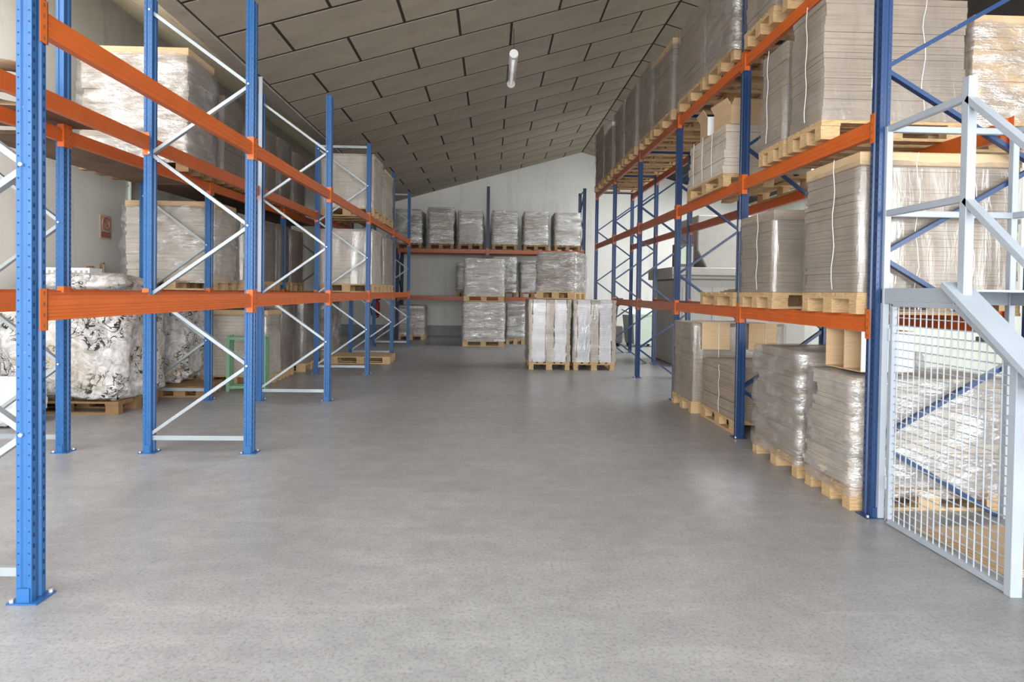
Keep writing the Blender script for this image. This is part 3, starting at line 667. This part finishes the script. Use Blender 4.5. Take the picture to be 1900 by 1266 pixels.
# ------------------------------------------------------------------ stair with guard rails and mesh door, front right
CX = 2.56
t = thing('steel_stair', 'pale grey steel stair landing with guard rails and stringer at the right', 'stair', (CX, 3.95, 0))
def sbar(nm, p, q, w, h, ref=(0, 0, 1)): return bevel(link(nm, MB().bar(p, q, w, h, ref).mesh(nm, M['cage']), t), 0.003)
sbar('post', (0, 0, 0), (0, 0, 2.55), 0.04, 0.04); sbar('post', (0, -0.68, 1.40), (0, -0.68, 2.64), 0.05, 0.05)
sbar('post', (0, -1.04, 0), (0, -1.04, 1.16), 0.045, 0.06)
sbar('post', (0.84, 0, 0), (0.84, 0, 2.55), 0.04, 0.04); sbar('post', (0.84, -0.68, 1.40), (0.84, -0.68, 2.55), 0.05, 0.05)
for z in (2.535, 1.99):
    sbar('guard_rail', (0, 0.02, z), (0, -0.68, z), 0.035, 0.04); sbar('guard_rail', (0, 0, z), (0.84, 0, z), 0.035, 0.04)
    sbar('guard_rail', (0.84, 0, z), (0.84, -0.68, z), 0.035, 0.04)
    sbar('hand_rail', (0, -0.68, z-0.01), (0, -1.62, z-0.01-0.86), 0.035, 0.05, (1, 0, 0))
sbar('landing_beam', (-0.02, 0.01, 1.455), (0.86, 0.01, 1.455), 0.03, 0.10); sbar('landing_beam', (0, 0.02, 1.455), (0, -0.62, 1.455), 0.03, 0.10)
sbar('landing_beam', (0.84, 0.02, 1.455), (0.84, -0.62, 1.455), 0.03, 0.10)
sbar('stringer', (0.0, -0.60, 1.525), (0.0, -2.45, 0.10), 0.035, 0.15, (1, 0, 0)); sbar('stringer', (0.84, -0.60, 1.525), (0.84, -2.45, 0.10), 0.035, 0.15, (1, 0, 0))
link('landing_plate', MB().box(0.0, 0.84, -0.6, 0, 1.485, 1.497).mesh('landing_plate', M['cage']), t)
for k in range(6): link('stair_tread', MB().box(0.02, 0.82, -0.92-k*0.27, -0.74-k*0.27, 1.22-k*0.205, 1.245-k*0.205).mesh('stair_tread', M['greyd']), t)
# mesh door in the side of the stair
g = thing('mesh_door', 'pale grey wire mesh door with a clipped top corner under the stair landing', 'mesh door', (CX-0.005, 3.87, 0.02))
oc = [(-0.02, 0.0), (-0.95, 0.0), (-0.95, 1.10), (-0.55, 1.385), (-0.02, 1.385)]       # (y, z) outline
for p, q in zip(oc, oc[1:]+oc[:1]):
    bevel(link('door_frame', MB().bar((0, p[0], p[1]), (0, q[0], q[1]), 0.032, 0.032, (1, 0, 0)).mesh('door_frame', M['cage']), g), 0.002)
def top_at(y): return 1.385 if y > -0.55 else 1.10+(y+0.95)/0.40*0.285
y = -0.07
while y > -0.94:
    link('mesh_wire', MB().tube([(0, y, 0.01), (0, y, top_at(y)-0.005)], 0.004, 5).mesh('mesh_wire', M['wire']), g); y -= 0.05
z = 0.05
while z < 1.375:
    ye = -0.94 if z < 1.10 else -0.95+(z-1.10)/0.285*0.40
    link('mesh_wire', MB().tube([(0.005, -0.02, z), (0.005, ye, z)], 0.004, 5).mesh('mesh_wire', M['wire']), g); z += 0.05
link('latch', MB().box(-0.03, 0.01, -0.985, -0.93, 0.84, 0.86).mesh('latch', M['cage']), g)
for z in (0.2, 1.15): link('hinge', MB().tube([(-0.012, -0.005, z), (-0.012, -0.005, z+0.08)], 0.012, 8).mesh('hinge', M['cage']), g)
# brown sheets lying under the stair
b = MB()
for k in range(4): b.box(-0.40+0.02*k, 0.42-0.015*k, -0.32+0.01*k, 0.36-0.02*k, 0.006*k, 0.006*k+0.005)
tag(link('cardboard_sheets', b.mesh('cardboard_sheets', M['kraft']), None, (3.08, 3.45, 0.001), (0, 0, 0.08)), 'loose brown cardboard lying on the floor behind the mesh door', 'cardboard')
# ------------------------------------------------------------------ lamp
t = thing('hanging_lamp', 'clear tubular fluorescent lamp hanging from the ceiling boards', 'lamp', (0.275, 9.44, 4.80))
link('lamp_cover', MB().tube([(0, -0.62, 0), (0, 0.62, 0)], 0.062, 14).mesh('lamp_cover', M['clear'], True), t)
for sg in (-1, 1): link('end_cap', MB().tube([(0, sg*0.60, 0), (0, sg*0.66, 0)], [0.066, 0.062], 14).mesh('end_cap', M['white']), t)
link('lamp_tube', MB().tube([(0, -0.58, -0.01), (0, 0.58, -0.01)], 0.016, 8).mesh('lamp_tube', M['tube'], True), t)
link('gear_tray', MB().box(-0.03, 0.03, -0.58, 0.58, 0.015, 0.045).mesh('gear_tray', M['white']), t)
for sg in (-1, 1): link('hanging_wire', MB().tube([(0, sg*0.5, 0.06), (0, sg*0.5, 0.42)], 0.004, 5).mesh('hanging_wire', M['black']), t)
# ------------------------------------------------------------------ end wall and left wall fittings
t = thing('fire_extinguisher', 'red fire extinguisher with black hose hanging on the back wall', 'fire extinguisher', (-3.62, 19.86, 0.62))
link('cylinder', MB().tube([(0, 0, 0), (0, 0, 0.02), (0, 0, 0.40), (0, 0, 0.46), (0, 0, 0.50)], [0.06, 0.085, 0.085, 0.05, 0.03], 16).mesh('cylinder', M['red'], True), t)
link('valve_handle', MB().box(-0.02, 0.10, -0.02, 0.02, 0.50, 0.55).mesh('valve_handle', M['black']), t)
link('hose', MB().tube([(0.02, -0.02, 0.52), (-0.12, -0.05, 0.48), (-0.19, -0.06, 0.25), (-0.15, -0.06, 0.02), (-0.03, -0.09, -0.06), (0.06, -0.09, -0.02)], 0.018, 8).mesh('hose', M['black'], True), t)
link('wall_bracket', MB().box(-0.05, 0.05, 0.07, 0.14, 0.2, 0.4).mesh('wall_bracket', M['greyd']), t)
tsg = NT('faded_sign_print'); v = tsg.coord((1, 1, 1), False); sp = tsg.n('ShaderNodeSeparateXYZ', {0: v}); 
M['sign_bg'] = NT('faded_tan_sign').set(Base_Color=lin(205, 180, 160), Roughness=0.6); M['sign_r'] = NT('faded_red_print').set(Base_Color=lin(170, 110, 95), Roughness=0.6)
t = thing('no_smoking_sign', 'faded no smoking sign on the white left wall', 'sign', (XL+0.001, 9.2, 2.30))
link('sign_plate', MB().box(0, 0.004, -0.13, 0.13, -0.17, 0.17).mesh('sign_plate', M['sign_bg']), t)
ring = [(0.006, 0.085*math.cos(a*math.pi/12), 0.05+0.085*math.sin(a*math.pi/12)) for a in range(25)]
link('prohibition_ring', MB().tube(ring, 0.009, 6, False).mesh('prohibition_ring', M['sign_r']), t)
link('prohibition_slash', MB().bar((0.006, -0.06, 0.11), (0.006, 0.06, -0.01), 0.014, 0.006, (1, 0, 0)).mesh('prohibition_slash', M['sign_r']), t)
link('sign_caption', MB().box(0.004, 0.006, -0.11, 0.11, -0.15, -0.07).mesh('sign_caption', M['sign_r']), t)
t = thing('wall_conduit', 'cream vertical conduit pipe on the white left wall', 'conduit', (XL+0.03, 9.75, 0))
link('pipe', MB().tube([(0, 0, 0.2), (0, 0, 4.6)], 0.025, 8).mesh('pipe', M['palegreen'], True), t)
for z in (1.0, 2.0, 3.0, 4.0): link('pipe_clip', MB().box(-0.03, 0.0, -0.035, 0.035, z-0.015, z+0.015).mesh('pipe_clip', M['zinc']), t)
for lb, y, z, sx, sz in (('small square rusty box low on the left wall', 8.82, 1.66, 0.05, 0.06), ('narrow upright rusty bracket on the left wall', 9.08, 1.68, 0.02, 0.10)):
    t = thing('wall_box', lb, 'wall box', (XL+0.001, y, z))
    link('box_body', MB().box(0, 0.05, -sx, sx, -sz, sz).mesh('box_body', M['sheet_d']), t); link('box_cover', MB().box(0.05, 0.056, -sx*0.8, sx*0.8, -sz*0.8, sz*0.8).mesh('box_cover', M['kraft']), t)
# ------------------------------------------------------------------ machine behind the right rack
t = thing('paper_baler', 'big pale grey machine with ledge and hopper behind the right rack', 'machine', (4.9, 12.9, 0))
bevel(link('machine_body', MB().box(-1.2, 1.4, -0.7, 1.0, 0, 1.75).mesh('machine_body', M['grey']), t), 0.03, 2)
bevel(link('machine_ledge', MB().box(-1.35, 1.45, -0.82, 1.05, 1.75, 1.98).mesh('machine_ledge', M['grey']), t), 0.015)
link('ledge_trim', MB().box(-1.37, 1.46, -0.84, -0.82, 1.80, 1.83).mesh('ledge_trim', M['greyd']), t)
for k in range(4): link('body_panel', MB().box(-1.1+k*0.6, -0.56+k*0.6, -0.712, -0.70, 0.15, 1.6).mesh('body_panel', M['grey']), t)
bevel(link('hopper', MB().prism([(-0.55, 1.98), (0.5, 1.98), (0.75, 2.35), (0.75, 3.05), (-0.75, 3.05), (-0.75, 2.35)], -0.5, 0.7, 'y').mesh('hopper', M['grey']), t), 0.02)
link('control_box', MB().box(-1.2, -0.85, -0.6, -0.3, 1.98, 2.45).mesh('control_box', M['greyd']), t)
link('control_panel', MB().box(-1.17, -0.88, -0.612, -0.6, 2.05, 2.40).mesh('control_panel', M['palegreen']), t)
t = thing('waste_bin', 'pale green plastic bin with lid beyond the right rack', 'bin', (4.15, 16.9, 0), 0.2)
link('bin_body', MB().hexa([(-0.35, -0.3, 0.08), (0.35, -0.3, 0.08), (0.35, 0.3, 0.08), (-0.35, 0.3, 0.08), (-0.42, -0.36, 0.85), (0.42, -0.36, 0.85), (0.42, 0.36, 0.85), (-0.42, 0.36, 0.85)]).mesh('bin_body', M['palegreen']), t)
link('bin_lid', MB().bar((0, -0.38, 0.87), (0, 0.38, 1.0), 0.88, 0.04).mesh('bin_lid', M['palegreen']), t)
for x in (-0.3, 0.3): link('wheel', MB().tube([(x-0.03, 0.2, 0.07), (x+0.03, 0.2, 0.07)], 0.07, 10).mesh('wheel', M['black']), t)
t = thing('pallet_truck', 'dark hand pallet truck parked beyond the white paper stacks', 'pallet truck', (3.25, 17.0, 0), 0.3)
for x in (-0.18, 0.18): link('fork', MB().box(x-0.08, x+0.08, -0.2, 0.95, 0.07, 0.13).mesh('fork', M['greyd']), t)
link('hydraulic_head', MB().box(-0.2, 0.2, -0.42, -0.2, 0.1, 0.55).mesh('hydraulic_head', M['greyd']), t)
link('tow_bar', MB().tube([(0, -0.35, 0.4), (0, -0.5, 1.15)], 0.022, 8).mesh('tow_bar', M['greyd']), t)
link('grip_loop', MB().tube([(0, -0.5, 1.1), (-0.14, -0.53, 1.2), (-0.12, -0.55, 1.3), (0.12, -0.55, 1.3), (0.14, -0.53, 1.2), (0, -0.5, 1.1)], 0.016, 8).mesh('grip_loop', M['black'], True), t)
for x in (-0.1, 0.1): link('wheel', MB().tube([(x-0.03, -0.35, 0.09), (x+0.03, -0.35, 0.09)], 0.09, 12).mesh('wheel', M['black']), t)
